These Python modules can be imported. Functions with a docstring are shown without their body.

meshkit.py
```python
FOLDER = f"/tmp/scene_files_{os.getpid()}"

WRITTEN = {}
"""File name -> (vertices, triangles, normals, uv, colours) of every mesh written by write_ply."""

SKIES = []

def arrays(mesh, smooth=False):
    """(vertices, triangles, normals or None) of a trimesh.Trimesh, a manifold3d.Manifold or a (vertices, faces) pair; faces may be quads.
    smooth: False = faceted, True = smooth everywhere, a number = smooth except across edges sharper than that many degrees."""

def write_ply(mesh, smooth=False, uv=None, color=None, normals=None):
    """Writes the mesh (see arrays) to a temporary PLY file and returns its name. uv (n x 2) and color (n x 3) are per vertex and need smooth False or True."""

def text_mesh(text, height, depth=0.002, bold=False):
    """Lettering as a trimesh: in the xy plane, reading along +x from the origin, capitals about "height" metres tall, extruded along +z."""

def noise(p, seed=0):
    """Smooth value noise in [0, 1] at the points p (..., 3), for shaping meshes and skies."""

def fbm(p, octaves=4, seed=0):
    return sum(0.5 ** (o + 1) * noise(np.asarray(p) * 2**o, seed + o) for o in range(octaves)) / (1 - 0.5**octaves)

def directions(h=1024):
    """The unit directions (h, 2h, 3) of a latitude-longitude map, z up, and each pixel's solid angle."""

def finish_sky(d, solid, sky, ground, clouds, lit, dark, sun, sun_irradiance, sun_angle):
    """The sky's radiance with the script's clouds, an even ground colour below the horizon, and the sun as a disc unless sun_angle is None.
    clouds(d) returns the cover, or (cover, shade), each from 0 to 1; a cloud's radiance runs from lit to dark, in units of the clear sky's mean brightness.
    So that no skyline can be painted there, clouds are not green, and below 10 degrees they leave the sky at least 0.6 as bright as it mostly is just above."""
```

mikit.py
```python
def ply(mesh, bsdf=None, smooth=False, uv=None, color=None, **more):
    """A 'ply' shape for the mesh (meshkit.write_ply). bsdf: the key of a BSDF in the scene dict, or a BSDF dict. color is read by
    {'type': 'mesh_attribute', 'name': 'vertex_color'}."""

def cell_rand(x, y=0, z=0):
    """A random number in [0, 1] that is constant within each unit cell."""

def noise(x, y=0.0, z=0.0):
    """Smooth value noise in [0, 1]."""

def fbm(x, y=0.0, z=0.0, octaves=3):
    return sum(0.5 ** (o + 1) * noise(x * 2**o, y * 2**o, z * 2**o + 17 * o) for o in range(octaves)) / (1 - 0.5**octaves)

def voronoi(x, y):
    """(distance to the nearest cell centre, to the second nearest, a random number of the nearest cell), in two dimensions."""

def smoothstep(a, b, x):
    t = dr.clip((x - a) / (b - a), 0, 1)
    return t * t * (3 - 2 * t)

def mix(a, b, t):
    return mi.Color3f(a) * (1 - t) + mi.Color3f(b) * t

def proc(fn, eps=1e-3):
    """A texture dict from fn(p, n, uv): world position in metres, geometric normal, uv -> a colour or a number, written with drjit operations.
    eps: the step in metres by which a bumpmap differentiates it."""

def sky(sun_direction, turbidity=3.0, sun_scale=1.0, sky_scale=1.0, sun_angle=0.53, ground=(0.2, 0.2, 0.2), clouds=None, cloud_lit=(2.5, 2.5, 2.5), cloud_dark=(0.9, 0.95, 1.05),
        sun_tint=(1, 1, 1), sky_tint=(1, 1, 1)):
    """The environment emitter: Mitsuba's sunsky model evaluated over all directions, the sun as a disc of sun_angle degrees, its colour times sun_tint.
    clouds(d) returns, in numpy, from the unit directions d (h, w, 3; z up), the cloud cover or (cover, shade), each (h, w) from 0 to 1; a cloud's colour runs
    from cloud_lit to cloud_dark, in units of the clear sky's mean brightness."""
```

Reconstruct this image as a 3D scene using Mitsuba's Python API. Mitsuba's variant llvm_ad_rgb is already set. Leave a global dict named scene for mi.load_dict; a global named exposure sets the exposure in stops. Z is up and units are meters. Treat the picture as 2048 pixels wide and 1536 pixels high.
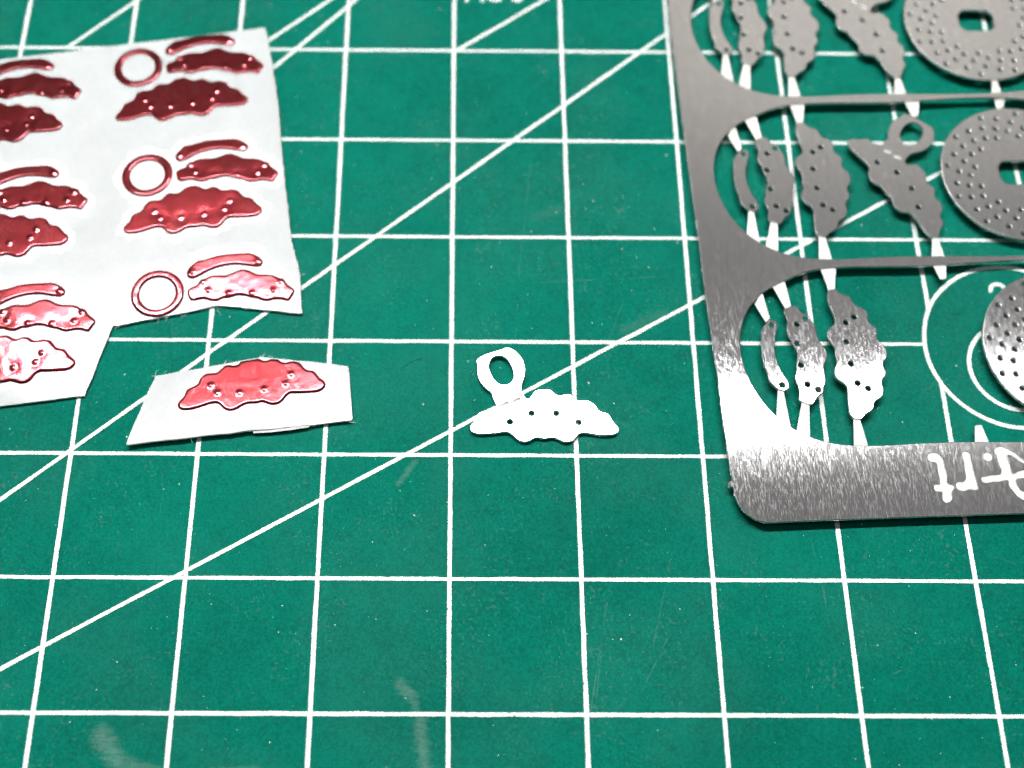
import math
import numpy as np, trimesh, shapely, mapbox_earcut
import drjit as dr
import mitsuba as mi
import mikit, meshkit
from mikit import proc, noise, fbm, smoothstep, mix
from shapely.geometry import Polygon, LineString, Point, MultiPoint
from scipy.interpolate import splprep, splev
from scipy.spatial import Delaunay

T = mi.ScalarTransform4f
MM = 0.001
scene, labels = {}, {}
exposure = 0.0

# ---------------------------------------------------------------- camera
EYE = np.array([4.3472, -13.0475, 88.5205]) * MM
FWD = np.array([0.00686609, 0.4052732, -0.91416984])
UP = np.array([-0.00571154, 0.91419237, 0.40524029])
scene['camera'] = {'type': 'thinlens', 'fov': 46.5574, 'fov_axis': 'x', 'aperture_radius': 0.95 * MM, 'focus_distance': 91 * MM,
                   'near_clip': 0.002, 'far_clip': 5.0,
                   'to_world': T().look_at(origin=EYE.tolist(), target=(EYE + FWD).tolist(), up=UP.tolist())}

# ---------------------------------------------------------------- light: a long desk lamp beyond the mat, an unseen ceiling panel and lamp above it
LAMP = (-24.0, 189.0, 400.0)          # centre of the diffuser, mm
LAMP_HALF = (178.0, 8.0)
LAMP_RADIANCE = (140, 140, 138)
scene['room_light'] = {'type': 'constant', 'radiance': {'type': 'rgb', 'value': [0.04, 0.04, 0.04]}}


def lamp_mesh():
    aim = np.array([0, 25, 0.0]) - LAMP
    aim /= np.linalg.norm(aim)
    u = np.array([1.0, 0, 0])
    u -= aim * u.dot(aim)
    u /= np.linalg.norm(u)
    v = np.cross(aim, u)
    c = [np.array(LAMP) + a * LAMP_HALF[0] * u + b * LAMP_HALF[1] * v for a, b in ((-1, -1), (1, -1), (1, 1), (-1, 1))]
    f = np.array([[0, 1, 2], [0, 2, 3]])
    n = np.cross(c[1] - c[0], c[2] - c[0])
    if n.dot(aim) < 0:
        f = f[:, ::-1]
    body = np.array(c + [x - aim * 14 for x in c])
    g = np.array([[4, 5, 6], [4, 6, 7], [0, 1, 5], [0, 5, 4], [1, 2, 6], [1, 6, 5], [2, 3, 7], [2, 7, 6], [3, 0, 4], [3, 4, 7]])
    return (np.array(c) * MM, f), (body * MM, g)


ROOM = 5.0                            # the unseen panel and lamp hang 2.2 m above the mat; sizes below are a fifth of the real ones
UNSEEN_PANEL = (-340.0, 380.0, 85.0, 560.0, 440.0)     # x0, x1, y0, y1, height of the unseen glowing panel


def unseen_panel_glow(p, n, uv):  # glow of the unseen panel, graded to lighten reflections in steel and foil
    x, y = p.x * 1000 / ROOM, p.y * 1000 / ROOM
    right = smoothstep(-80, 125, x)
    level = 0.075 + right * (0.185 + 0.09 * smoothstep(130, 290, y) + 0.56 * smoothstep(255, 405, y))
    edge = smoothstep(-340, -270, x) * (1 - smoothstep(310, 380, x)) * smoothstep(85, 130, y) * (1 - smoothstep(490, 560, y))
    return mix(mi.Color3f(1.0, 0.99, 0.985), mi.Color3f(1.02, 0.98, 0.90), smoothstep(200, 400, y)) * level * edge


OVERHEAD = (-260.0, 220.0, -70.0, 10.0, 432.0)     # unseen lamp above the near edge, placed to light rims facing the viewer
OVERHEAD_RADIANCE = (1.0, 0.99, 0.96)


def overhead_mesh():
    x0, x1, y0, y1, z = OVERHEAD
    return np.array([[x0, y0, z], [x0, y1, z], [x1, y1, z], [x1, y0, z]]) * MM * ROOM, np.array([[0, 1, 2], [0, 2, 3]])


def unseen_panel_mesh():
    x0, x1, y0, y1, z = UNSEEN_PANEL
    return np.array([[x0, y0, z], [x0, y1, z], [x1, y1, z], [x1, y0, z]]) * MM * ROOM, np.array([[0, 1, 2], [0, 2, 3]])


# ---------------------------------------------------------------- materials
def rgb(*v):
    return {'type': 'rgb', 'value': list(v)}


def P(p):
    return p.x * 1000, p.y * 1000


SCRATCHES = [((6.6, 47.5), (5.6, 37), 0.020), ((5.6, 37), (5.2, 27), 0.016), ((12.2, 8.2), (10.6, -0.8), 0.022), ((12.0, 7.0), (11.2, 1), 0.014),
             ((28.0, 14.0), (28.7, 8.6), 0.02), ((28.7, 8.6), (28.9, 2.5), 0.016), ((16.6, 5.5), (14.6, 1.8), 0.018), ((7.0, 35.6), (18.6, 36.3), 0.020),
             ((14.5, 34.2), (12.4, 28.6), 0.014), ((17.5, 12.9), (15.3, 4.0), 0.014), ((-24, 45), (-22, 12), 0.012), ((33, 3), (36.5, 4.2), 0.014),
             ((40.5, 12.6), (44.0, 11.2), 0.022), ((40.6, 12.6), (41.5, 13.8), 0.02)]
SCUFFS = [((-24.4, -1.6), (-22.9, -3.4), 0.95, 0.16), ((-22.9, -3.4), (-19.5, -4.6), 0.75, 0.14), ((-1.6, -0.4), (-1.0, -4.6), 0.62, 0.14), ((-3.1, 2.1), (-2.2, 1.2), 0.55, 0.14),
          ((-2.2, 1.2), (-1.6, -0.4), 0.35, 0.10), ((-3.9, 17.6), (-2.6, 19.4), 0.32, 0.11), ((14.4, 31.2), (17.4, 32.6), 0.65, 0.045), ((7.0, 42.0), (9.5, 43.0), 0.55, 0.04),
          ((-16.5, -3.9), (-13, -3.8), 0.22, 0.11)]


def seg(x, y, a, b):
    (ax, ay), (bx, by) = a, b
    dx, dy = bx - ax, by - ay
    t = dr.clip(((x - ax) * dx + (y - ay) * dy) / (dx * dx + dy * dy), 0, 1)
    return dr.sqrt(dr.square(x - ax - t * dx) + dr.square(y - ay - t * dy))


def mat_colour(p, n, uv):
    x, y = P(p)
    big = fbm(x * 0.09, y * 0.09, 3, octaves=3)
    mid = fbm(x * 0.9 + 7, y * 0.9, 5, octaves=3)
    fine = noise(x * 8, y * 8, 1)
    fleck = smoothstep(0.74, 0.93, noise(x * 5.5, y * 5.5, 9)) * smoothstep(0.35, 0.75, fbm(x * 0.35, y * 0.35, 2))
    v = 0.74 + 0.32 * big + 0.18 * mid + 0.34 * (fine - 0.5)
    c = mi.Color3f(0.0003, 0.174, 0.121) * v
    haze = 0.014 * smoothstep(0.40, 0.75, fbm(x * 0.16 + 3, y * 0.16, 8)) + 0.0
    c = mix(c, mi.Color3f(0.36, 0.46, 0.42), haze + 0.11 * fleck)
    wear = mi.Float(0)
    rag = fbm(x * 1.2, y * 9.0, 4)
    for a, b, w, k in SCUFFS:
        d = seg(x, y, a, b) + 0.9 * w * (rag - 0.5)
        wear = dr.maximum(wear, k * (1 - smoothstep(0.1 * w, 1.2 * w, d)) * (0.55 + 0.8 * noise(x * 3, y * 7, 6)))
    for a, b, w in SCRATCHES:
        d = seg(x, y, a, b) + 0.12 * (noise(x * 0.9, y * 0.9, 12) - 0.5)
        wear = dr.maximum(wear, 0.14 * (1 - smoothstep(0.3 * w, 2.2 * w, dr.abs(d))) * (0.25 + 0.75 * noise(x * 2.2, y * 2.2, 3)))
    return mix(c, mi.Color3f(0.50, 0.62, 0.56), dr.clip(wear, 0, 1))


def mat_relief(p, n, uv):
    x, y = P(p)
    return fbm(x * 7, y * 7, 2, octaves=3)


scene['mat_vinyl'] = {'type': 'bumpmap', 'scale': 0.00003, 'nested_texture': proc(mat_relief, eps=2e-5), 'bsdf': {
    'type': 'principled', 'base_color': proc(mat_colour), 'roughness': 0.62, 'specular': 0.04}}


def print_colour(p, n, uv):
    x, y = P(p)
    return mi.Color3f(0.86, 0.90, 0.89) * (0.95 + 0.08 * noise(x * 5, y * 5, 4)) * (1 - 0.35 * smoothstep(0.95, 0.99, noise(x * 3.1, y * 3.1, 7)))


scene['white_ink'] = {'type': 'twosided', 'bsdf': {'type': 'principled', 'base_color': proc(print_colour), 'roughness': 0.55, 'specular': 0.3}}
scene['dust_grain'] = {'type': 'diffuse', 'reflectance': rgb(0.70, 0.78, 0.74)}


def streak(x, y):
    # rolled grain, running along the long side of the sheet
    u, v = x + 0.055 * y, y
    return 0.55 * noise(u * 13, v * 1.9, 1) + 0.30 * noise(u * 7, v * 0.8, 5) + 0.15 * noise(u * 4, v * 4, 8)


def steel_relief(p, n, uv):                    # in thousandths of a millimetre
    x, y = P(p)
    u = x + 0.055 * y
    return 0.35 * noise(u * 17, y * 3.5, 5) + 0.5 * noise(u * 6, y * 0.8, 9)


def scratched(p):
    # how much of the rolled surface is roughened: fine streaks along the sheet
    x, y = P(p)
    u = x + 0.055 * y
    a = smoothstep(0.50, 0.80, noise(u * 12, y * 2.2, 31)) * (0.35 + 0.65 * noise(u * 3, y * 1.2, 4))
    b = smoothstep(0.55, 0.85, noise(u * 17, y * 4.5, 37))
    return dr.clip(a + 0.8 * b, 0, 1.3)


def steel_alpha_u(p, n, uv):
    return dr.select(dr.abs(n.z) > 0.99, 0.07, 0.14)


def steel_alpha_v(p, n, uv):
    return dr.select(dr.abs(n.z) > 0.99, 0.0023 + 0.0047 * scratched(p), 0.14)


def steel_colour(p, n, uv):
    x, y = P(p)
    pit = smoothstep(0.90, 0.97, noise(x * 4.2, y * 2.6, 21))
    return mix(mi.Color3f(0.62, 0.612, 0.612) * (0.86 + 0.28 * streak(x, y)), mi.Color3f(0.95, 0.94, 0.92), 0.6 * pit)


scene['steel'] = {'type': 'twosided', 'bsdf': {'type': 'bumpmap', 'scale': 0.000001, 'nested_texture': proc(steel_relief, eps=1.0e-5), 'bsdf': {
    'type': 'roughconductor', 'material': 'none', 'distribution': 'ggx', 'alpha_u': proc(steel_alpha_u), 'alpha_v': proc(steel_alpha_v), 'specular_reflectance': proc(steel_colour)}}}


def etch_relief(p, n, uv):
    x, y = P(p)
    return fbm(x * 9, y * 9, 3, octaves=3)


scene['etched_steel'] = {'type': 'twosided', 'bsdf': {'type': 'bumpmap', 'scale': 0.00003, 'nested_texture': proc(etch_relief, eps=1.5e-5), 'bsdf': {
    'type': 'principled', 'base_color': rgb(0.84, 0.82, 0.765), 'roughness': 0.42, 'specular': 0.7}}}


def foil_relief(p, n, uv):
    x, y = P(p)
    a = noise(x * 0.7 + 2 * y, y * 9 - x * 5, 3)
    return 0.6 * fbm(x * 5, y * 5, 2, octaves=3) + 0.4 * a


def foil_colour(p, n, uv):
    x, y = P(p)
    s = smoothstep(0.60, 0.85, noise(x * 9 + 3 * y, y * 3.5 - 2 * x, 6)) * smoothstep(0.4, 0.65, fbm(x * 0.3, y * 0.3, 5))
    return mix(mi.Color3f(0.69, 0.072, 0.086), mi.Color3f(0.80, 0.30, 0.28), 0.42 * s)  # pale sparkle of the foil painted into its colour


scene['red_foil'] = {'type': 'twosided', 'bsdf': {'type': 'bumpmap', 'scale': 0.0000018, 'nested_texture': proc(foil_relief, eps=2e-5), 'bsdf': {
    'type': 'principled', 'base_color': proc(foil_colour), 'metallic': 1.0, 'roughness': 0.148, 'clearcoat': 0.12, 'clearcoat_gloss': 0.9}}}


def liner_colour(p, n, uv):
    x, y = P(p)
    return mi.Color3f(0.69, 0.712, 0.718) * (0.94 + 0.10 * fbm(x * 0.5, y * 0.5, 6)) * (0.975 + 0.05 * noise(x * 6, y * 6, 2))


scene['liner'] = {'type': 'twosided', 'bsdf': {'type': 'principled', 'base_color': proc(liner_colour), 'roughness': 0.13, 'specular': 0.35}}
scene['paper'] = {'type': 'twosided', 'bsdf': {'type': 'diffuse', 'reflectance': rgb(0.80, 0.80, 0.78)}}
scene['bright_film'] = {'type': 'twosided', 'bsdf': {'type': 'principled', 'base_color': rgb(0.82, 0.83, 0.83), 'roughness': 0.45, 'specular': 0.6}}  # pressed film round the stickers; lamp reflection put into its whiter colour
scene['lamp_body'] = {'type': 'twosided', 'bsdf': {'type': 'diffuse', 'reflectance': rgb(0.3, 0.3, 0.3)}}


# ---------------------------------------------------------------- helpers
def numbered(name):
    if name not in scene and not any(k.startswith(name + '__') for k in scene):
        return name
    k = 1
    while f'{name}_{k:03d}' in scene or any(q.startswith(f'{name}_{k:03d}__') for q in scene):
        k += 1
    return f'{name}_{k:03d}'


def add(parent, name, mesh, bsdf, smooth=False, **more):
    """One entry of the scene; the mesh is given in millimetres."""
    key = numbered(f'{parent}__{name}' if parent else name)
    if isinstance(mesh, trimesh.Trimesh):
        mesh = (mesh.vertices, mesh.faces)
    scene[key] = mikit.ply((np.asarray(mesh[0], float) * MM, np.asarray(mesh[1])), bsdf, smooth=smooth, **more)
    return key


def tag(key, label=None, category=None, **more):
    labels[key] = {**({'label': label} if label else {}), **({'category': category} if category else {}), **more}


def spline(pts, step=0.1, s=0.0):
    p = np.asarray(pts, float)
    tck, _ = splprep(np.vstack([p, p[:1]]).T, s=s, per=1)
    q = np.array(splev(np.linspace(0, 1, 2000), tck)).T
    return even(q, step)


def even(q, step, closed=True):
    """Resample a polyline at even steps."""
    q = np.asarray(q, float)
    if closed and np.hypot(*(q[0] - q[-1])) > 1e-9:
        q = np.vstack([q, q[:1]])
    d = np.r_[0, np.cumsum(np.hypot(*np.diff(q, axis=0).T))]
    n = max(3, int(round(d[-1] / step)))
    t = np.linspace(0, d[-1], n + 1)
    r = np.c_[np.interp(t, d, q[:, 0]), np.interp(t, d, q[:, 1])]
    return r[:-1] if closed else r


def ccw(q):
    a = (q[:, 0] * np.roll(q[:, 1], -1) - q[:, 1] * np.roll(q[:, 0], -1)).sum()
    return q if a > 0 else q[::-1]


def normals(q):
    t = np.roll(q, -1, 0) - np.roll(q, 1, 0)
    t /= np.linalg.norm(t, axis=1, keepdims=True) + 1e-12
    return np.c_[t[:, 1], -t[:, 0]]          # outward of a counter-clockwise ring


def earcut(rings):
    v = np.vstack(rings)
    return mapbox_earcut.triangulate_float64(v, np.cumsum([len(r) for r in rings]).astype(np.uint32)).reshape(-1, 3).astype(int)


def plate(outer, holes, z0, z1, c=0.06, ch=0.06, seed=0):
    """A flat etched plate: ring 'outer', holes = [(ring, bevel width, bevel depth)]; the bevels are two facets, steep below and shallow above."""
    rng = np.random.default_rng(seed)
    rings = [(ccw(np.asarray(outer, float)), c, ch, 1)] + [(ccw(np.asarray(r, float)), a, b, -1) for r, a, b in holes]
    V, F, low, top, at = [], [], [], [], 0
    for q, a, b, sign in rings:
        n = normals(q) * sign
        w = rng.normal(0, 0.006, len(q))[:, None]
        k = len(q)
        prof = [(q + n * w, z0), (q + n * w, z1 - b), (q - n * (0.25 * a), z1 - 0.42 * b), (q - n * (a + 0.5 * w), z1)]
        i = np.arange(k)
        j = (i + 1) % k
        for (r0, za), (r1, zb) in zip(prof[:-1], prof[1:]):
            V += [np.c_[r0, np.full(k, za)], np.c_[r1, np.full(k, zb)]]
            f = np.vstack([np.c_[at + i, at + j, at + k + j], np.c_[at + i, at + k + j, at + k + i]])
            F.append(f if sign > 0 else f[:, ::-1])
            at += 2 * k
        low.append(prof[0][0])
        top.append(prof[-1][0])
    for rr, z, flip in ((top, z1, False), (low, z0, True)):
        f = earcut(rr)
        v = np.vstack(rr)
        t = v[f]
        cr = (t[:, 1, 0] - t[:, 0, 0]) * (t[:, 2, 1] - t[:, 0, 1]) - (t[:, 1, 1] - t[:, 0, 1]) * (t[:, 2, 0] - t[:, 0, 0])
        f = np.where((cr < 0)[:, None], f[:, ::-1], f)
        V.append(np.c_[v, np.full(len(v), z)])
        F.append((f[:, ::-1] if flip else f) + at)
        at += len(v)
    return np.vstack(V), np.vstack(F)


def steel_plate(parent, name, *args, **kw):
    v, f = plate(*args, **kw)
    return add(parent, name, (v, f), 'steel', uv=v[:, :2])


def prism(poly, z0, z1):
    poly = Polygon(poly) if not hasattr(poly, 'geoms') and not isinstance(poly, Polygon) else poly
    parts = []
    for g in getattr(poly, 'geoms', [poly]):
        m = trimesh.creation.extrude_polygon(g, z1 - z0, engine='earcut')
        m.apply_translation([0, 0, z0])
        parts.append(m)
    return trimesh.util.concatenate(parts)


def circle(x, y, r, n=28, sx=1.0):
    a = np.arange(n) * 2 * np.pi / n
    return np.c_[x + r * sx * np.cos(a), y + r * np.sin(a)]


def move(pts, at, deg=0.0):
    c, s = math.cos(math.radians(deg)), math.sin(math.radians(deg))
    return np.asarray(pts, float) @ np.array([[c, s], [-s, c]]) + np.asarray(at, float)


def skin(poly, step, edge, offsets=()):
    """Points and triangles filling a shapely polygon: its edge, rings inside it at 'offsets', and a grid."""
    pts = []
    for ring in [poly.exterior, *poly.interiors]:
        pts.append(even(np.array(ring.coords)[:-1], edge))
    for o in offsets:
        g = poly.buffer(-o)
        for h in getattr(g, 'geoms', [g]):
            if h.is_empty:
                continue
            for ring in [h.exterior, *h.interiors]:
                if ring.length > 3 * edge:
                    pts.append(even(np.array(ring.coords)[:-1], edge))
    x0, y0, x1, y1 = poly.bounds
    g = np.stack(np.meshgrid(np.arange(x0, x1, step), np.arange(y0, y1, step)), -1).reshape(-1, 2)
    inner = poly.buffer(-(max(offsets, default=0) + 0.6 * step))
    g = g[shapely.contains_xy(inner, g[:, 0], g[:, 1])]
    v = np.vstack(pts + [g])
    v = v[np.unique(np.round(v / 1e-4).astype(np.int64), axis=0, return_index=True)[1]]
    f = Delaunay(v).simplices
    m = v[f].mean(1)
    f = f[shapely.contains_xy(poly.buffer(1e-4), m[:, 0], m[:, 1])]
    t = v[f]
    cr = (t[:, 1, 0] - t[:, 0, 0]) * (t[:, 2, 1] - t[:, 0, 1]) - (t[:, 1, 1] - t[:, 0, 1]) * (t[:, 2, 0] - t[:, 0, 0])
    f = np.where((cr < 0)[:, None], f[:, ::-1], f)[np.abs(cr) > 1e-9]
    return v, f


# ---------------------------------------------------------------- outlines, millimetres
LEAF = [(-1.41,5.80),(-1.12,5.90),(-0.86,5.82),(-0.62,5.63),(-0.38,5.42),(-0.14,5.31),(0.12,5.24),(0.32,5.07),(0.39,4.87),(0.46,4.66),(0.63,4.36),(0.87,4.22),(1.12,4.17),(1.32,3.98),(1.50,3.69),(1.57,3.35),(1.53,3.01),(1.58,2.77),(1.79,2.53),(2.02,2.32),(2.15,2.08),(2.16,1.82),(2.06,1.53),(2.11,1.24),(2.28,0.94),(2.49,0.73),(2.63,0.44),(2.67,0.11),(2.68,-0.31),(2.55,-0.57),(2.34,-0.83),(2.29,-1.11),(2.32,-1.39),(2.41,-1.71),(2.39,-1.94),(2.22,-2.18),(2.07,-2.38),(1.96,-2.68),(1.97,-2.96),(2.04,-3.23),(1.97,-3.51),(1.84,-3.83),(1.69,-4.03),(1.38,-4.20),(1.19,-4.36),(1.08,-4.60),(1.03,-4.88),(0.87,-5.10),(0.60,-5.28),(0.33,-5.47),(0.09,-5.71),(-0.09,-5.87),(-0.35,-5.92),(-0.59,-5.85),(-0.80,-5.70),(-0.93,-5.38),(-0.97,-5.02),(-0.98,-4.57),(-0.96,-4.03),(-0.91,-3.48),(-0.90,-3.11),(-1.01,-2.89),(-1.27,-2.66),(-1.58,-2.41),(-1.76,-2.06),(-1.78,-1.69),(-1.70,-1.32),(-1.52,-1.04),(-1.48,-0.76),(-1.54,-0.43),(-1.55,0.46),(-1.63,0.70),(-1.83,1.03),(-1.99,1.31),(-2.00,1.65),(-1.92,1.98),(-1.77,2.22),(-1.48,2.46),(-1.27,2.70),(-1.21,2.99),(-1.28,3.33),(-1.39,3.77),(-1.49,4.25),(-1.62,4.69),(-1.63,5.13),(-1.55,5.52)]
LEAF_HOLES = [(0.39,3.25),(-0.34,2.73),(-0.49,0.97),(-0.35,-1.01),(0.00,-2.74),(0.79,-3.20)]
LEAF_AT = (32.89,28.72)
NARROW = [(-1.34,3.95),(-1.21,4.13),(-1.00,4.24),(-0.76,4.37),(-0.56,4.44),(-0.33,4.43),(-0.16,4.25),(0.01,3.97),(0.21,3.72),(0.40,3.63),(0.59,3.58),(0.72,3.45),(0.78,3.24),(0.89,3.06),(1.03,2.77),(1.15,2.45),(1.20,2.12),(1.21,1.76),(1.27,1.41),(1.40,1.05),(1.59,0.77),(1.76,0.52),(1.85,0.21),(1.86,-0.07),(1.80,-0.35),(1.73,-0.53),(1.62,-0.81),(1.51,-1.12),(1.47,-1.47),(1.48,-1.82),(1.52,-2.10),(1.48,-2.41),(1.39,-2.72),(1.28,-2.99),(1.22,-3.30),(1.16,-3.44),(0.99,-3.58),(0.82,-3.70),(0.64,-3.89),(0.49,-4.13),(0.31,-4.37),(0.17,-4.49),(-0.05,-4.47),(-0.32,-4.37),(-0.62,-4.24),(-0.86,-4.10),(-0.81,-3.83),(-0.77,-3.49),(-0.75,-3.14),(-0.83,-2.80),(-0.94,-2.49),(-0.97,-2.15),(-0.92,-1.80),(-0.80,-1.52),(-0.74,-1.24),(-0.77,-1.00),(-0.71,-0.75),(-0.60,-0.47),(-0.59,-0.16),(-0.61,0.16),(-0.67,0.47),(-0.84,0.79),(-0.92,1.07),(-0.93,1.36),(-1.08,1.57),(-1.19,1.78),(-1.25,2.07),(-1.24,2.36),(-1.16,2.65),(-1.10,2.93),(-1.16,3.26),(-1.23,3.51),(-1.33,3.69)]
NARROW_HOLES = [(0.39,3.23),(-0.34,2.70),(-0.49,0.96),(-0.36,-0.99),(0.00,-2.73),(0.81,-3.19)]
NARROW_AT = (28.83,28.57)
STRIP = [(-0.64,2.87),(-0.46,3.09),(-0.25,3.20),(-0.03,3.18),(0.18,3.04),(0.33,2.83),(0.31,2.59),(0.23,2.34),(0.13,2.05),(0.03,1.69),(-0.07,1.27),(-0.12,0.80),(-0.14,0.42),(-0.13,0.21),(-0.09,-0.21),(-0.01,-0.67),(0.14,-1.12),(0.31,-1.61),(0.53,-2.06),(0.69,-2.37),(0.78,-2.61),(0.75,-2.85),(0.62,-3.05),(0.45,-3.19),(0.26,-3.23),(0.02,-3.18),(-0.16,-3.08),(-0.40,-2.87),(-0.60,-2.68),(-0.80,-2.48),(-0.89,-2.24),(-0.91,-1.82),(-0.98,-1.51),(-1.07,-1.13),(-1.16,-0.71),(-1.23,-0.22),(-1.24,0.20),(-1.23,0.55),(-1.20,0.97),(-1.15,1.51),(-1.14,1.86),(-1.15,2.15),(-1.00,2.40),(-0.82,2.62)]
STRIP_HOLES = [(-0.18,2.71),(0.18,-2.71)]
STRIP_AT = (26.59,28.48)
LOOP = [(-5.53,4.87),(-5.26,5.22),(-5.06,5.36),(-4.74,5.51),(-4.36,5.67),(-3.94,5.80),(-3.53,5.96),(-3.14,6.10),(-2.89,6.14),(-2.63,6.05),(-2.31,5.84),(-1.99,5.53),(-1.73,5.14),(-1.57,4.75),(-1.50,4.33),(-1.50,3.88),(-1.58,3.46),(-1.72,3.11),(-1.78,2.76),(-1.77,2.45),(-1.69,2.11),(-1.55,1.84),(-1.39,1.67),(-1.26,1.65),(-1.11,1.77),(-0.95,1.98),(-0.79,2.25),(-0.63,2.39),(-0.41,2.46),(-0.09,2.47),(0.38,2.47),(0.57,2.42),(0.73,2.25),(0.91,2.08),(1.16,1.98),(1.42,1.97),(1.67,2.03),(1.89,2.08),(2.11,2.03),(2.36,1.85),(2.58,1.61),(2.76,1.52),(2.98,1.51),(3.17,1.56),(3.36,1.58),(3.55,1.49),(3.80,1.38),(4.05,1.24),(4.18,1.07),(4.26,0.83),(4.41,0.66),(4.59,0.55),(4.78,0.50),(4.97,0.48),(5.15,0.36),(5.30,0.16),(5.39,-0.08),(5.51,-0.28),(5.69,-0.51),(5.84,-0.68),(5.94,-0.91),(5.95,-1.11),(5.82,-1.28),(5.53,-1.40),(5.19,-1.50),(4.72,-1.49),(4.26,-1.44),(3.79,-1.38),(3.33,-1.31),(3.05,-1.30),(2.80,-1.38),(2.61,-1.57),(2.42,-1.80),(2.17,-1.99),(1.92,-2.07),(1.64,-2.07),(1.39,-2.01),(1.14,-1.88),(0.90,-1.74),(0.65,-1.70),(0.37,-1.75),(0.06,-1.80),(-0.21,-1.78),(-0.40,-1.74),(-0.62,-1.70),(-0.90,-1.84),(-1.18,-2.01),(-1.46,-2.07),(-1.77,-2.06),(-2.04,-1.94),(-2.29,-1.75),(-2.51,-1.53),(-2.70,-1.35),(-2.91,-1.27),(-3.19,-1.27),(-3.66,-1.32),(-4.28,-1.39),(-4.90,-1.44),(-5.21,-1.45),(-5.52,-1.37),(-5.74,-1.25),(-5.89,-1.12),(-5.92,-0.88),(-5.88,-0.68),(-5.69,-0.44),(-5.51,-0.21),(-5.36,0.03),(-5.27,0.30),(-5.08,0.50),(-4.86,0.56),(-4.65,0.57),(-4.40,0.71),(-4.15,0.85),(-3.83,1.00),(-3.96,1.29),(-4.12,1.74),(-4.22,2.05),(-4.35,2.25),(-4.60,2.42),(-4.86,2.66),(-4.95,2.80),(-5.12,3.05),(-5.29,3.40),(-5.39,3.78),(-5.42,4.13),(-5.41,4.55),(-5.41,4.73)]
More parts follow.
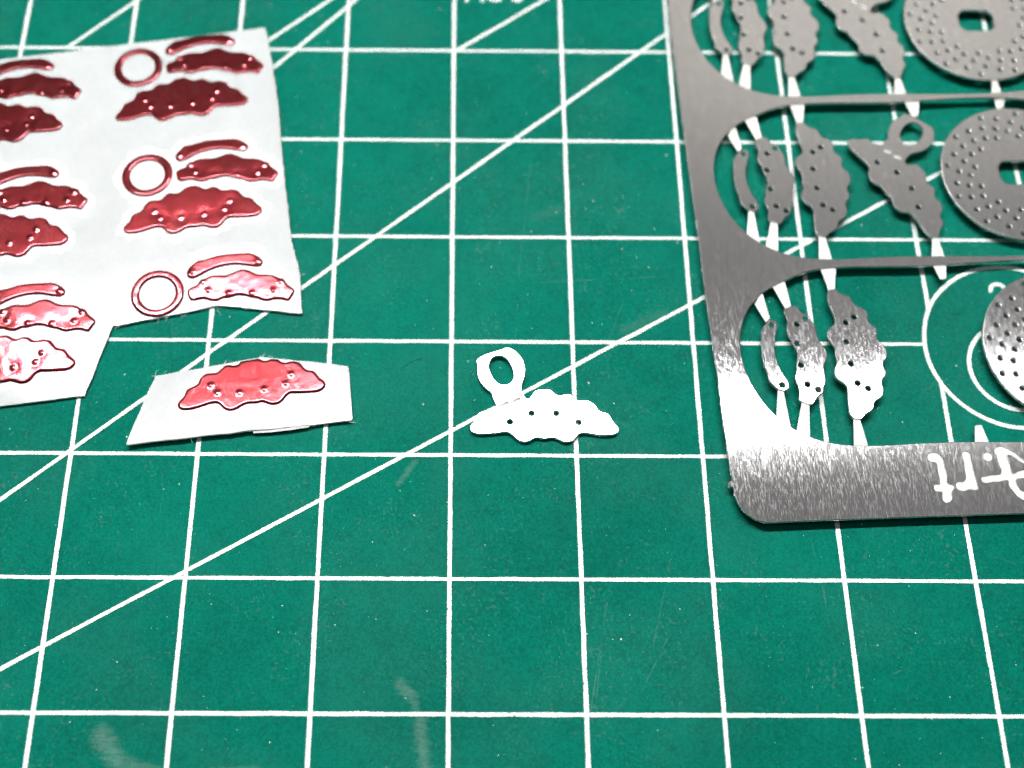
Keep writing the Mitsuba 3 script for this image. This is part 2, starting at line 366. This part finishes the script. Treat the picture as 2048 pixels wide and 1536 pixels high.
LOOP_EYE = [(-4.44,4.56),(-4.41,4.84),(-4.22,5.16),(-3.94,5.35),(-3.62,5.39),(-3.30,5.34),(-3.01,5.13),(-2.82,4.81),(-2.66,4.43),(-2.50,4.05),(-2.43,3.73),(-2.46,3.38),(-2.62,3.10),(-2.87,2.93),(-3.22,2.86),(-3.54,2.93),(-3.83,3.10),(-4.05,3.34),(-4.21,3.76),(-4.37,4.21)]
LOOP_HOLES = [(-2.73,-0.38),(-1.00,0.38),(0.98,0.38),(2.75,-0.38)]
LOOP_SLOTS = [(-3.38,1.02),(-2.89,1.24),(-2.45,1.37),(-1.94,1.60)]
LOOP_AT = (7.58,23.12)
WINDOW = [(44.90,36.89),(39.53,36.81),(34.16,36.69),(32.29,36.62),(30.94,36.52),(29.56,36.10),(28.18,35.48),(26.79,34.79),(25.80,34.04),(24.93,33.14),(24.34,32.25),(23.92,31.08),(23.70,29.92),(23.71,28.77),(23.90,27.35),(24.25,26.09),(24.78,24.84),(25.45,23.74),(26.27,22.93),(27.44,21.99),(28.63,21.32),(29.84,20.93),(31.06,20.70),(32.30,20.61),(33.56,20.66),(37.33,20.81)]
OUTER = [(19.57,65.29),(19.60,62.32),(19.96,55.18),(20.26,49.33),(20.56,44.04),(20.86,39.23),(21.07,34.06),(21.36,29.77),(21.61,26.01),(21.68,23.57),(21.83,21.43),(21.98,19.33),(22.15,17.67),(22.25,16.45),(22.44,15.74),(23.01,14.94),(23.74,14.44),(24.49,14.21),(27.11,14.34),(34.83,14.68)]
PITCH = np.array([-1.04, 16.85])              # from one row of etched parts to the next

# ---------------------------------------------------------------- the mat
MAT = 'cutting_mat'
X0, X1, Y0, Y1 = -150, 150, -70, 190
add(MAT, 'sheet', trimesh.creation.box(bounds=[[X0, Y0, -3], [X1, Y1, 0]]), 'mat_vinyl')
tag(MAT, 'green self-healing cutting mat printed with a white square grid', 'cutting mat', kind='structure')
rng = np.random.default_rng(11)
SKEW = lambda y: 0.47 - 0.0156 * y            # the print runs a little askew


def ink_line(name, pts, width, z, seed):
    """A printed line with a slightly ragged edge, from pts (polyline)."""
    r = np.random.default_rng(seed)
    q = even(pts, 0.13, closed=False)
    t = np.gradient(q, axis=0)
    t /= np.linalg.norm(t, axis=1, keepdims=True)
    n = np.c_[-t[:, 1], t[:, 0]]
    k = len(q)

    def rag():
        a = r.normal(0, 1, k)
        b = np.interp(np.arange(k), np.arange(0, k + 12, 12), r.normal(0, 1, len(np.arange(0, k + 12, 12))))
        a = 0.010 * a + 0.013 * b
        nick = r.random(k) < 0.004
        return a - nick * r.uniform(0.03, 0.09, k)
    L, R_ = q + n * (width / 2 + rag())[:, None], q - n * (width / 2 + rag())[:, None]
    v = np.vstack([np.c_[L, np.full(k, z)], np.c_[R_, np.full(k, z)], np.c_[L, np.full(k, 0.0)], np.c_[R_, np.full(k, 0.0)]])
    i = np.arange(k - 1)
    f = np.vstack([np.c_[k + i, k + i + 1, i + 1], np.c_[k + i, i + 1, i], np.c_[2 * k + i, i, i + 1], np.c_[2 * k + i, i + 1, 2 * k + i + 1],
                   np.c_[3 * k + i, k + i + 1, k + i], np.c_[3 * k + i, 3 * k + i + 1, k + i + 1]])
    return add(MAT, name, (v, f), 'white_ink')


RING_C, RING_R = np.array([46.58, 29.94]), 7.39
for i in range(-6, 9):
    a, b = (10 * i + SKEW(-30), -30), (10 * i + SKEW(110), 110)
    pieces = [[a, b]]
    if abs(10 * i + SKEW(30) - RING_C[0]) < RING_R:
        dx = 10 * i + SKEW(30) - RING_C[0]
        h = math.sqrt(RING_R ** 2 - dx * dx)
        pieces = [[a, (10 * i + SKEW(RING_C[1] - h), RING_C[1] - h)], [(10 * i + SKEW(RING_C[1] + h), RING_C[1] + h), b]]
    for k, s in enumerate(pieces):
        ink_line('grid_line', s, 0.365, 0.022, 100 + 2 * i + k * 500)
for j in range(-2, 11):
    y = 10.0 * j
    pieces = [[(-70, y), (90, y)]]
    if abs(y - RING_C[1]) < RING_R:
        h = math.sqrt(RING_R ** 2 - (y - RING_C[1]) ** 2)
        pieces = [[(-70, y), (RING_C[0] - h, y)], [(RING_C[0] + h, y), (90, y)]]
    for k, s in enumerate(pieces):
        ink_line('grid_line', s, 0.315, 0.026, 300 + 2 * j + k * 500)
for k, s in enumerate(([(-60.0, -12.9), (43.14, 47.06)], [(-60.0, -5.6), (-20.0, 28.75), (24.3, 66.35), (40, 79.7)], [(-0.13, 60.1), (3.8, 62.97), (7.91, 66.05), (13.4, 70.0)],
                       [(-24.0, 50.0), (-9.88, 65.93), (-6.2, 70)], [(-21.5, 57.6), (-12.34, 65.9), (-7.5, 70)], [(-36.17, 60.1), (-30.4, 65.8), (-26.2, 70)])):
    ink_line('diagonal_line', s, 0.335, 0.030, 900 + k)
for (x, y), r, s in ((RING_C, RING_R, 950), ((46.5, 28.01), 3.88, 951)):
    a = np.linspace(0, 2 * np.pi, 400)
    ink_line('circle_line', np.c_[x + r * np.cos(a), y + r * np.sin(a)], 0.36, 0.034, s)


def ink_shape(name, strokes, width):
    g = shapely.union_all([LineString(s).buffer(width / 2) for s in strokes])
    add(MAT, name, prism(g, 0.0, 0.024), 'white_ink')


ink_shape('numeral', [[(45.47, 35.05), (45.55, 35.38), (45.78, 35.63), (46.11, 35.71), (46.44, 35.64), (46.68, 35.42), (46.73, 35.1), (46.6, 34.75), (46.2, 34.2), (45.45, 33.35), (46.85, 33.35)]], 0.36)
ink_shape('letter', [[(0.6, 65.95), (1.36, 68.6), (2.12, 65.95)], [(0.9, 66.8), (1.85, 66.8)]], 0.36)
ink_shape('letter', [[(2.75, 66.35), (3.0, 66.06), (3.38, 65.98), (3.78, 66.1), (3.98, 66.5), (3.9, 66.95), (3.4, 67.25), (3.85, 67.6), (3.9, 68.1), (3.6, 68.5), (3.1, 68.5), (2.8, 68.2)]], 0.36)
ink_shape('letter', [[(5.4 + 0.72 * math.cos(t), 67.27 + 1.3 * math.sin(t)) for t in np.linspace(0, 2 * np.pi, 40)]], 0.36)

# ---------------------------------------------------------------- the etched metal sheet
FRET = 'etched_metal_sheet'
tag(FRET, 'bare steel etched sheet holding rows of leaf parts and drilled discs', 'metal sheet')
ZT, ZB, ZE = 1.05, 0.80, 0.90                 # top and bottom of the steel, top of what is etched half through
up = np.array(OUTER[::-1])
outer = np.vstack([np.array(OUTER), [(62, 15.75), (63.2, 16.2), (63.9, 17.2), (60.0, 86), (59.4, 87.2), (58.4, 87.6), (19.6, 86.0), (18.7, 85.4), (18.4, 84.5)]])
nub = Polygon(outer).buffer(0).union(Point(22.05, 17.35).buffer(0.27)).buffer(0.08).buffer(-0.08)
outer_ring = even(np.array(nub.exterior.coords)[:-1], 0.22)
half = np.array(WINDOW)
left = half[(half[:, 0] < 33.6)]
wr = np.array([(37.3, 20.84), (52.5, 21.35), (54.6, 21.8), (56.4, 22.9), (57.6, 24.5), (58.2, 26.5), (58.1, 31.0), (57.5, 33.6), (56.0, 35.7), (54.0, 36.9), (52.0, 37.3), (39.5, 36.84), (35.5, 36.73)])
win = even(spline(np.vstack([left, wr]), 0.2, s=0.02), 0.16)
LETTER_T = [(37.73,19.94),(37.91,20.03),(38.42,20.01),(38.72,19.86),(38.85,19.61),(38.91,19.18),(38.96,18.72),(39.01,18.13),(39.03,17.46),(39.28,17.42),(39.42,17.26),(39.38,17.01),(39.20,16.84),(39.17,16.51),(39.11,16.22),(38.83,15.97),(38.58,15.89),(38.40,15.97),(38.33,16.30),(38.34,16.79),(38.01,16.81),(37.81,16.94),(37.81,17.21),(37.94,17.41),(38.28,17.44),(38.33,17.79),(38.31,18.21),(38.28,18.71),(38.23,19.22),(37.80,19.28),(37.64,19.51),(37.65,19.77)]
LETTER_R = [(40.44,20.08),(41.00,20.09),(41.09,19.87),(41.09,19.41),(41.14,18.82),(41.19,18.23),(41.23,17.72),(41.29,17.31),(41.26,17.02),(40.87,16.95),(40.57,17.01),(40.23,16.87),(39.92,16.89),(39.62,17.01),(39.51,17.22),(39.59,17.51),(39.73,17.65),(40.07,17.63),(40.33,17.76),(40.43,18.05),(40.43,18.47),(40.44,19.06),(40.42,19.57),(40.36,19.83)]
LETTER_A = [(42.96,20.05),(43.02,20.31),(43.24,20.53),(43.53,20.61),(43.85,20.57),(44.10,20.42),(44.47,20.21),(44.81,19.89),(45.22,19.51),(45.56,19.14),(45.44,18.88),(45.16,19.15),(44.91,19.30),(44.56,19.60),(44.21,19.85),(43.97,19.85),(44.02,19.68),(44.06,19.21),(44.11,18.58),(44.15,18.35),(44.54,18.50),(45.08,18.67),(45.72,18.88),(45.60,18.21),(44.95,17.93),(44.34,17.78),(44.39,17.41),(44.56,16.99),(44.77,16.91),(45.37,16.87),(45.24,16.13),(44.64,16.15),(44.36,16.29),(44.09,16.58),(43.82,17.07),(43.66,17.45),(43.69,17.72),(43.13,17.67),(42.44,17.61),(41.69,17.60),(41.58,17.81),(41.65,18.02),(41.97,18.11),(42.62,18.23),(43.24,18.36),(43.26,18.74),(43.17,19.16),(43.09,19.50),(43.09,19.88)]
letters = [even(spline(l, 0.06, s=0.004), 0.06) for l in (LETTER_T, LETTER_R, LETTER_A)]
letters = [even(np.array(Polygon(l).buffer(-0.035).exterior.coords)[:-1], 0.06) for l in letters]
letters = letters + [circle(42.43, 19.72, 0.36, 26)]
frame_holes = [(win + k * PITCH, 0.06, 0.08) for k in range(4)] + [(l, 0.03, 0.05) for l in letters]
steel_plate(FRET, 'frame', outer_ring, frame_holes, ZB, ZT, 0.06, 0.06, seed=1)
for l in letters:
    add(FRET, 'etched_letter', prism(Polygon(l).buffer(0.02).buffer(0), ZB + 0.01, ZT - 0.13), 'etched_steel')

HOLE = lambda q: (circle(q[0], q[1], 0.205, 24), 0.075, 0.07)


def tab(q, k):
    g = Polygon(np.array(q) + k * PITCH).buffer(0.02)
    add(FRET, 'tab', prism(g, ZB + 0.005, ZE), 'etched_steel')


TABS3 = [[(25.20,33.20),(25.87,34.30),(26.31,31.90),(25.95,31.55)], [(26.80,34.95),(27.81,35.62),(28.19,32.95),(27.71,32.75)], [(31.00,36.75),(32.33,36.80),(31.96,34.55),(31.51,34.45)],
         [(26.45,25.45),(26.83,25.45),(27.15,22.20),(26.10,23.10)], [(28.25,24.30),(28.81,24.20),(28.60,21.35),(27.60,21.85)], [(32.25,22.95),(32.73,22.95),(33.12,20.60),(32.03,20.60)]]
LOOP_TABS = [[(40.45,53.80),(41.70,53.85),(41.38,52.35),(40.88,52.25)], [(40.92,39.65),(41.35,39.70),(41.70,37.75),(40.59,37.75)]]
DISC_TABS = [[(48.6,54.1),(49.5,54.15),(48.98,53.0),(48.70,53.0)], [(49.80,39.5),(50.15,39.5),(50.40,38.0),(49.46,38.0)]]
DISC_C, DISC_R = np.array([49.46, 46.30]), 6.87
LOOP_C, LOOP_DEG = np.array([38.90, 45.19]), -57.0


def looped(parent, name, at, deg, z0, z1, zf, seed, bend=None):
    holes = [HOLE(q) for q in move(LOOP_HOLES, at, deg)]
    eye = ccw(even(spline(move(LOOP_EYE, at, deg), 0.1, s=0.01), 0.1))
    holes.append((eye, 0.05, 0.07))
    s = np.array(LOOP_SLOTS)
    slots = []
    for a, b in ((s[0], s[1]), (s[2], s[3])):
        g = LineString(move([a + [0.06, 0.0], b - [0.06, 0.0]], at, deg)).buffer(0.145)
        slots.append(even(np.array(g.exterior.coords)[:-1], 0.05))
        holes.append((slots[-1], 0.03, 0.05))
    bend = bend or (lambda v: v)
    v, f = plate(even(spline(move(LOOP, at, deg), 0.1, s=0.012), 0.1), holes, z0, z1, 0.05, 0.05, seed=seed)
    if parent != FRET:
        v, f = trimesh.remesh.subdivide_to_size(v, f, 0.5)
    key = add(parent, name, (bend(v), f), 'steel', uv=v[:, :2])
    for g in slots:
        m = prism(Polygon(g).buffer(0.015), z0 + 0.01, zf)
        add(key, 'fold_slot', (bend(np.array(m.vertices)), m.faces), 'etched_steel')
    return key


def disc(k):
    c = DISC_C + (k - 1) * PITCH
    n = 720
    a = np.arange(n) * 2 * np.pi / n
    r = DISC_R + 0.018 * np.sign(np.sin(a * 180)) * (np.arange(n) % 4 < 2)
    ring = np.c_[c[0] + r * np.cos(a), c[1] + r * np.sin(a)]
    holes = []
    for m in range(6):
        rad = 3.88 + 0.478 * m
        for i in range(12):
            t = math.radians(82.0 + 12.35 * m + 30 * i)
            holes.append((circle(c[0] + rad * math.cos(t), c[1] + rad * math.sin(t), 0.15, 18), 0.13, 0.12))
    slot = Polygon([(-1.62, -1.2), (1.62, -1.2), (1.62, 1.2), (-1.62, 1.2)]).buffer(-0.85).buffer(0.85)
    holes.append((even(np.array(slot.exterior.coords)[:-1] + c + [-0.15, 0.0], 0.1), 0.06, 0.08))
    steel_plate(FRET, 'drilled_disc', ring, holes, ZB, ZT, 0.08, 0.07, seed=70 + k)


for k in range(3):
    off = k * PITCH
    steel_plate(FRET, 'strip_piece', spline(move(STRIP, np.array(STRIP_AT) + off), 0.1, s=0.01), [HOLE(q) for q in move(STRIP_HOLES, np.array(STRIP_AT) + off)], ZB, ZT, 0.06, 0.06, seed=20 + k)
    steel_plate(FRET, 'narrow_leaf', spline(move(NARROW, np.array(NARROW_AT) + off), 0.1, s=0.012), [HOLE(q) for q in move(NARROW_HOLES, np.array(NARROW_AT) + off)], ZB, ZT, 0.06, 0.06, seed=30 + k)
    steel_plate(FRET, 'broad_leaf', spline(move(LEAF, np.array(LEAF_AT) + off), 0.1, s=0.012), [HOLE(q) for q in move(LEAF_HOLES, np.array(LEAF_AT) + off)], ZB, ZT, 0.06, 0.06, seed=40 + k)
    for q in TABS3:
        tab(q, k)
    if k:
        looped(FRET, 'looped_leaf', LOOP_C + (k - 1) * PITCH, LOOP_DEG, ZB, ZT, ZE, 50 + k)
        for q in LOOP_TABS:
            tab(q, k - 1)
    disc(k)
    for q in DISC_TABS:
        tab(q, k - 1)
for q in ([(41.90,22.40),(42.39,22.45),(42.75,20.90),(41.65,20.90)], [(40.54,37.15),(41.69,37.20),(41.5,35.77),(41.02,35.69)]):
    tab(q, 0)
    labels[numbered(f'{FRET}__tab')[:-3] + '%03d' % (int(numbered(f'{FRET}__tab')[-3:]) - 1)] = {'label': 'cut off stub of a tab with no part attached'}

# ---------------------------------------------------------------- the loose looped part
PART = 'looped_metal_part'


def curl(v):
    # the cut part is bent a little, its loop and its edge off the mat
    d = v[:, 1] - 25.3
    return v + np.c_[np.zeros(len(v)), np.zeros(len(v)), 0.02 * d + 0.0034 * d * d]


tag(PART, 'small bright leaf shaped metal part with an oval loop, lying loose on the mat', 'metal part')
looped(PART, 'body', np.array(LOOP_AT) + [0.0, -0.05], 0.0, 0.21, 0.50, 0.24, 60, bend=curl)

# ---------------------------------------------------------------- sticker sheets
rough_cut = np.random.default_rng(5)


def backing(key, pts, zs, thick, wobble):
    q = []
    for a, b in zip(pts, pts[1:] + pts[:1]):
        a, b = np.array(a), np.array(b)
        n = max(2, int(np.hypot(*(b - a)) / 0.25))
        t = np.linspace(0, 1, n, endpoint=False)[:, None]
        nn = np.array([b[1] - a[1], a[0] - b[0]]) / np.hypot(*(b - a))
        w = np.interp(np.arange(n), np.arange(0, n + 4, 4), rough_cut.normal(0, wobble, len(np.arange(0, n + 4, 4)))) * (t[:, 0] > 0)
        q.append(a + (b - a) * t + nn * w[:, None])
    ring = np.vstack(q)
    poly = Polygon(ring).buffer(0)
    v, f = skin(poly, 0.7, 0.25)
    top = np.c_[v, zs(v[:, 0], v[:, 1])]
    add(key, 'face', (top, f), 'liner', smooth=True)
    r = even(np.array(poly.exterior.coords)[:-1], 0.25)
    if (r[:, 0] * np.roll(r[:, 1], -1) - r[:, 1] * np.roll(r[:, 0], -1)).sum() < 0:
        r = r[::-1]
    n = len(r)
    i = np.arange(n)
    j = (i + 1) % n
    z = zs(r[:, 0], r[:, 1])
    out = normals(r)
    fray = np.abs(rough_cut.normal(0, 0.03, n))[:, None]
    V = np.vstack([np.c_[r, z - 0.001], np.c_[r + out * fray, z - 0.45 * thick], np.c_[r + 0.4 * out * fray, z - thick], np.c_[v, zs(v[:, 0], v[:, 1]) - thick]])
    F = np.vstack([np.c_[n + i, n + j, j], np.c_[n + i, j, i], np.c_[2 * n + i, 2 * n + j, n + j], np.c_[2 * n + i, n + j, n + i], f[:, ::-1] + 3 * n])
    add(key, 'paper', (V, F), 'paper')
    return poly, r, z


def fibres(key, spots, zs, seed):
    r = np.random.default_rng(seed)
    parts = []
    for x, y, dx, dy in spots:
        for _ in range(2):
            L, a = r.uniform(0.25, 0.7), math.atan2(dy, dx) + r.normal(0, 0.6)
            b = a + r.normal(0, 0.9)
            p0 = np.array([x, y]) + r.normal(0, 0.15, 2)
            p1, p2 = p0 + 0.5 * L * np.array([math.cos(a), math.sin(a)]), p0 + 0.5 * L * np.array([math.cos(a), math.sin(a)]) + 0.5 * L * np.array([math.cos(b), math.sin(b)])
            t = np.linspace(0, 1, 7)[:, None]
            c = (1 - t) ** 2 * p0 + 2 * t * (1 - t) * p1 + t ** 2 * p2
            z = zs(x, y) - 0.05 + r.uniform(-0.1, 0.1) * t[:, 0]
            parts.append(tube(np.c_[c, z], 0.014))
    add(key, 'paper_fibre', trimesh.util.concatenate(parts), 'paper')
    labels[f'{key}__paper_fibre'] = {'kind': 'stuff'}


def tube(c, rad, n=5):
    t = np.gradient(c, axis=0)
    t /= np.linalg.norm(t, axis=1, keepdims=True)
    s = np.cross(t, [0, 0, 1.0])
    s /= np.linalg.norm(s, axis=1, keepdims=True) + 1e-9
    w = np.cross(s, t)
    a = np.arange(n) * 2 * np.pi / n
    v = (c[:, None] + rad * (np.cos(a)[None, :, None] * s[:, None] + np.sin(a)[None, :, None] * w[:, None])).reshape(-1, 3)
    f = []
    for i in range(len(c) - 1):
        for j in range(n):
            p, q = i * n + j, i * n + (j + 1) % n
            f += [[p, q, q + n], [p, q + n, p + n]]
    return trimesh.Trimesh(v, np.array(f), process=False)


def sticker(key, name, poly, dots, zs, seed, high=0.125, round_=0.20, sag=0.0):
    v, f = skin(poly, 0.13, 0.085, (0.03, 0.075, 0.13, 0.19, 0.26))
    edges = shapely.MultiLineString([r.coords for r in [poly.exterior, *poly.interiors]])
    d = shapely.distance(shapely.points(v), edges)
    t = np.clip(d / round_, 0, 1)
    h = high * (1 - (1 - t) ** 2) ** 0.85
    for x, y in dots:
        r2 = (v[:, 0] - x) ** 2 + (v[:, 1] - y) ** 2
        h = h + 0.085 * np.exp(-r2 / 0.15 ** 2) - 0.028 * np.exp(-r2 / 0.075 ** 2) - sag * np.exp(-r2 / 0.55 ** 2)
    p3 = np.c_[v * 0.55, np.full(len(v), seed * 3.7)]
    h = h + (0.014 * (meshkit.fbm(p3, 2, seed) - 0.5) + 0.007 * (meshkit.noise(p3 * 4, seed + 9) - 0.5)) * t
    return add(key, name, (np.c_[v, zs(v[:, 0], v[:, 1]) + 0.012 + h], f), 'red_foil', smooth=True)


SHEET_PTS = [(-58, 55.4), (-41.94, 58.1), (-18.06, 62.03), (-16.98, 57.48), (-16.04, 52.76), (-15.17, 46.88), (-13.87, 39.27), (-12.97, 36.3), (-12.47, 32.33), (-18.87, 33.03), (-19.66, 33.07),
             (-20.75, 32.74), (-27.79, 31.07), (-27.95, 31.25), (-29.39, 24.82), (-35.9, 23.86), (-58, 20.6)]
SHEET_EDGE = LineString([(-12.47, 32.33), (-18.87, 33.03), (-27.9, 31.1), (-29.39, 24.82), (-58, 20.6)])


def sheet_z(x, y):
    # the sheet arches a little between its far and its near edge
    d = shapely.distance(shapely.points(np.atleast_1d(x), np.atleast_1d(y)), SHEET_EDGE)
    t = np.clip(d / 12, 0, 1)
    z = 0.36 + 0.22 * (1 - (1 - t) ** 2) + 0.02 * np.sin(np.atleast_1d(x) * 0.55 + 0.3 * np.atleast_1d(y))
    return z if np.ndim(x) else z[0]


SHEET = 'sticker_sheet'
tag(SHEET, 'large white backing sheet with rows of red foil stickers, its lower edge cut in steps', 'sticker sheet')
sheet_poly, *_ = backing(SHEET, SHEET_PTS, sheet_z, 0.20, 0.02)
R0 = {'leaf': ((-24.80, 53.56), 96.3), 'narrow': ((-22.26, 57.78), 86.7), 'strip': ((-23.81, 59.84), -82.8), 'ring': ((-29.19, 57.31), 0)}
ROW, COL = np.array([2.28, -11.62]), np.array([-16.2, -2.97])
SHAPES_ = {'leaf': (LEAF, LEAF_HOLES), 'narrow': (NARROW, NARROW_HOLES), 'strip': (STRIP, STRIP_HOLES)}
halo = []
seed = 200
for col in range(2):
    for row in range(3):
        for kind in ('ring', 'strip', 'narrow', 'leaf'):
            c = np.array(R0[kind][0]) + col * COL + row * ROW
            seed += 1
            if kind == 'leaf' and col == 0 and row == 2:
                continue                      # this one was cut out: it lies on the small piece
            if kind == 'ring':
                g = Point(c).buffer(2.2, 48).difference(Point(c).buffer(1.50, 48))
                dots, nm, rd = [], 'ring_sticker', 0.24
            else:
                pts, hol = SHAPES_[kind]
                g = Polygon(spline(move(pts, c, R0[kind][1]), 0.08, s=0.012))
                dots, nm, rd = move(hol, c, R0[kind][1]), {'leaf': 'leaf_sticker', 'narrow': 'narrow_leaf_sticker', 'strip': 'strip_sticker'}[kind], 0.21
            sticker(SHEET, nm, g, dots, sheet_z, seed, round_=rd, sag=0.03 if (row + col) % 2 else 0.0)
            if row:
                halo.append(g.buffer((0, 0.6, 0.85)[row]))
g = shapely.union_all(halo).buffer(0.35).buffer(-0.3).intersection(sheet_poly.buffer(-0.15))


def ragged(poly, amp, seed):
    r = np.random.default_rng(seed)
    def ring(x):
        q = even(np.array(x.coords)[:-1], 0.12)
        n = normals(ccw(q))
        w = amp * (2.2 * (meshkit.fbm(np.c_[q * 1.6, np.full(len(q), seed)], 3, seed) - 0.5)) + r.normal(0, 0.05, len(q))
        return ccw(q) + n * w[:, None]
    return Polygon(ring(poly.exterior)).buffer(0)


halo_parts = []
for k, h in enumerate(getattr(g, 'geoms', [g])):
    hh = ragged(h, 0.4, 7 + k).intersection(sheet_poly.buffer(-0.12))
    for q in getattr(hh, 'geoms', [hh]):
        if isinstance(q, Polygon) and q.area > 0.5:
            v, f = skin(q, 0.5, 0.12)
            halo_parts.append(trimesh.Trimesh(np.c_[v, sheet_z(v[:, 0], v[:, 1]) + 0.006], f, process=False))
add(SHEET, 'bright_film_margin', trimesh.util.concatenate(halo_parts), 'bright_film', smooth=True)
fibres(SHEET, [(-27.9, 31.0, -1, -1), (-24.5, 31.8, 0, -1), (-23.8, 31.9, 1, -1), (-22, 32.4, 0, -1), (-19.6, 33.0, 1, -.5), (-29.4, 24.9, 1, 0), (-12.9, 36.0, 1, 0), (-12.8, 35.0, 1, -1)], sheet_z, 3)

STRIP_SHEET = 'sticker_sheet_001'
tag(STRIP_SHEET, 'small cut off piece of white backing bearing a single red foil leaf sticker', 'sticker sheet')
small_z = lambda x, y: 0.32 + 0.004 * (x + 25) + 0.048 * (27.5 - y) * (1 - 0.6 / (1 + np.exp(-(x + 12.5) * 0.9)))
SMALL_PTS = [(-23.92, 26.59), (-19.54, 27.47), (-15.55, 28.37), (-12.28, 28.01), (-8.34, 27.55), (-7.70, 22.75), (-11.85, 22.26), (-13.8, 21.95), (-15.38, 21.81), (-25.38, 20.49)]
small_poly, *_ = backing(STRIP_SHEET, SMALL_PTS, small_z, 0.22, 0.03)
g = Polygon(spline(move(LEAF, (-16.0, 25.62), 95.6), 0.08, s=0.012)).intersection(small_poly.buffer(-0.08))
sticker(STRIP_SHEET, 'leaf_sticker', g, move(LEAF_HOLES, (-16.0, 25.62), 95.6), small_z, 231)
hh = ragged(g.buffer(0.6), 0.35, 31).intersection(small_poly.buffer(-0.1))
v, f = skin(hh, 0.5, 0.12)
add(STRIP_SHEET, 'bright_film_margin', (np.c_[v, small_z(v[:, 0], v[:, 1]) + 0.006], f), 'bright_film', smooth=True)
fibres(STRIP_SHEET, [(-23.9, 26.6, -.5, 1), (-23.2, 26.8, 0, 1), (-15.5, 28.3, 0, 1), (-14.9, 28.3, 1, 1), (-18.6, 27.7, 0, 1), (-11, 22.3, .5, -1), (-13, 22.0, 0, -1), (-20.3, 21.2, 0, -1), (-17.3, 21.6, 1, -1), (-8.0, 22.7, 1, 0), (-12.5, 22.1, 1, -1)], small_z, 4)
# a split layer of the paper hangs out under the lower edge
flap = Polygon([(-15.6, 21.95), (-11.0, 22.35), (-11.2, 22.12), (-12.4, 21.92), (-14.2, 21.68), (-15.5, 21.6)])
add(STRIP_SHEET, 'paper_layer', prism(flap, 0.40, 0.44), 'paper')

# ---------------------------------------------------------------- dust and lint
rng = np.random.default_rng(77)
ico = trimesh.creation.icosahedron()
bits = []
for _ in range(2300):
    x, y = rng.uniform(-50, 56), rng.uniform(-8, 68)
    if rng.random() > 0.25 + 0.75 * meshkit.noise(np.array([[x * 0.12, y * 0.12, 2.0]]), 5)[0]:
        continue
    s = 0.018 + 0.055 * rng.random() ** 5
    m = ico.copy()
    m.vertices = m.vertices * (s * rng.uniform(0.6, 1.5, 3) * [1, 1, 0.6]) + rng.normal(0, 0.15 * s, m.vertices.shape)
    a = rng.uniform(0, 6.28)
    m.vertices = m.vertices @ np.array([[math.cos(a), math.sin(a), 0], [-math.sin(a), math.cos(a), 0], [0, 0, 1.0]]) + [x, y, 0.3 * s]
    bits.append(m)
add(None, 'dust', trimesh.util.concatenate(bits), 'dust_grain')
tag('dust', 'fine pale dust specks scattered over the green mat', 'dust', kind='stuff')
t = np.linspace(0, 1, 16)
lint = np.c_[-4.2 + 1.9 * t, 27.35 + 1.05 * np.sin(1.55 * t), 0.04 + 0.05 * t * (1 - t)]
add(None, 'lint_fibre', tube(lint, 0.016), 'dust_grain')
tag('lint_fibre', 'single short curled pale fibre lying on the mat between the two middle grid lines', 'fibre')

# ---------------------------------------------------------------- the lamp itself, then the unseen ceiling panel and overhead lamp (above and beyond the picture)
glow, body = lamp_mesh()
scene['desk_lamp__diffuser'] = mikit.ply(glow, 'lamp_body', emitter={'type': 'area', 'radiance': rgb(*LAMP_RADIANCE)})
scene['desk_lamp__housing'] = mikit.ply(body, 'lamp_body')
tag('desk_lamp', 'long desk lamp hanging over the far side of the mat', 'lamp')
scene['unseen_ceiling_panel'] = mikit.ply(unseen_panel_mesh(), 'lamp_body', uv=np.array([[0, 0], [0, 1], [1, 1], [1, 0.0]]), emitter={'type': 'area', 'radiance': proc(unseen_panel_glow)})
tag('unseen_ceiling_panel', 'unseen ceiling panel glowing above the mat, placed to lighten the steel and foil reflections', 'ceiling', kind='structure')
scene['unseen_overhead_lamp__diffuser'] = mikit.ply(overhead_mesh(), 'lamp_body', emitter={'type': 'area', 'radiance': rgb(*OVERHEAD_RADIANCE)})
x0, x1, y0, y1, z = np.array(OVERHEAD) * ROOM
add('unseen_overhead_lamp', 'housing', trimesh.creation.box(bounds=[[x0 - 6, y0 - 6, z + 2], [x1 + 6, y1 + 6, z + 12]]), 'lamp_body')
tag('unseen_overhead_lamp', 'unseen dim lamp over the near edge of the mat, placed to light the sticker rims', 'lamp')
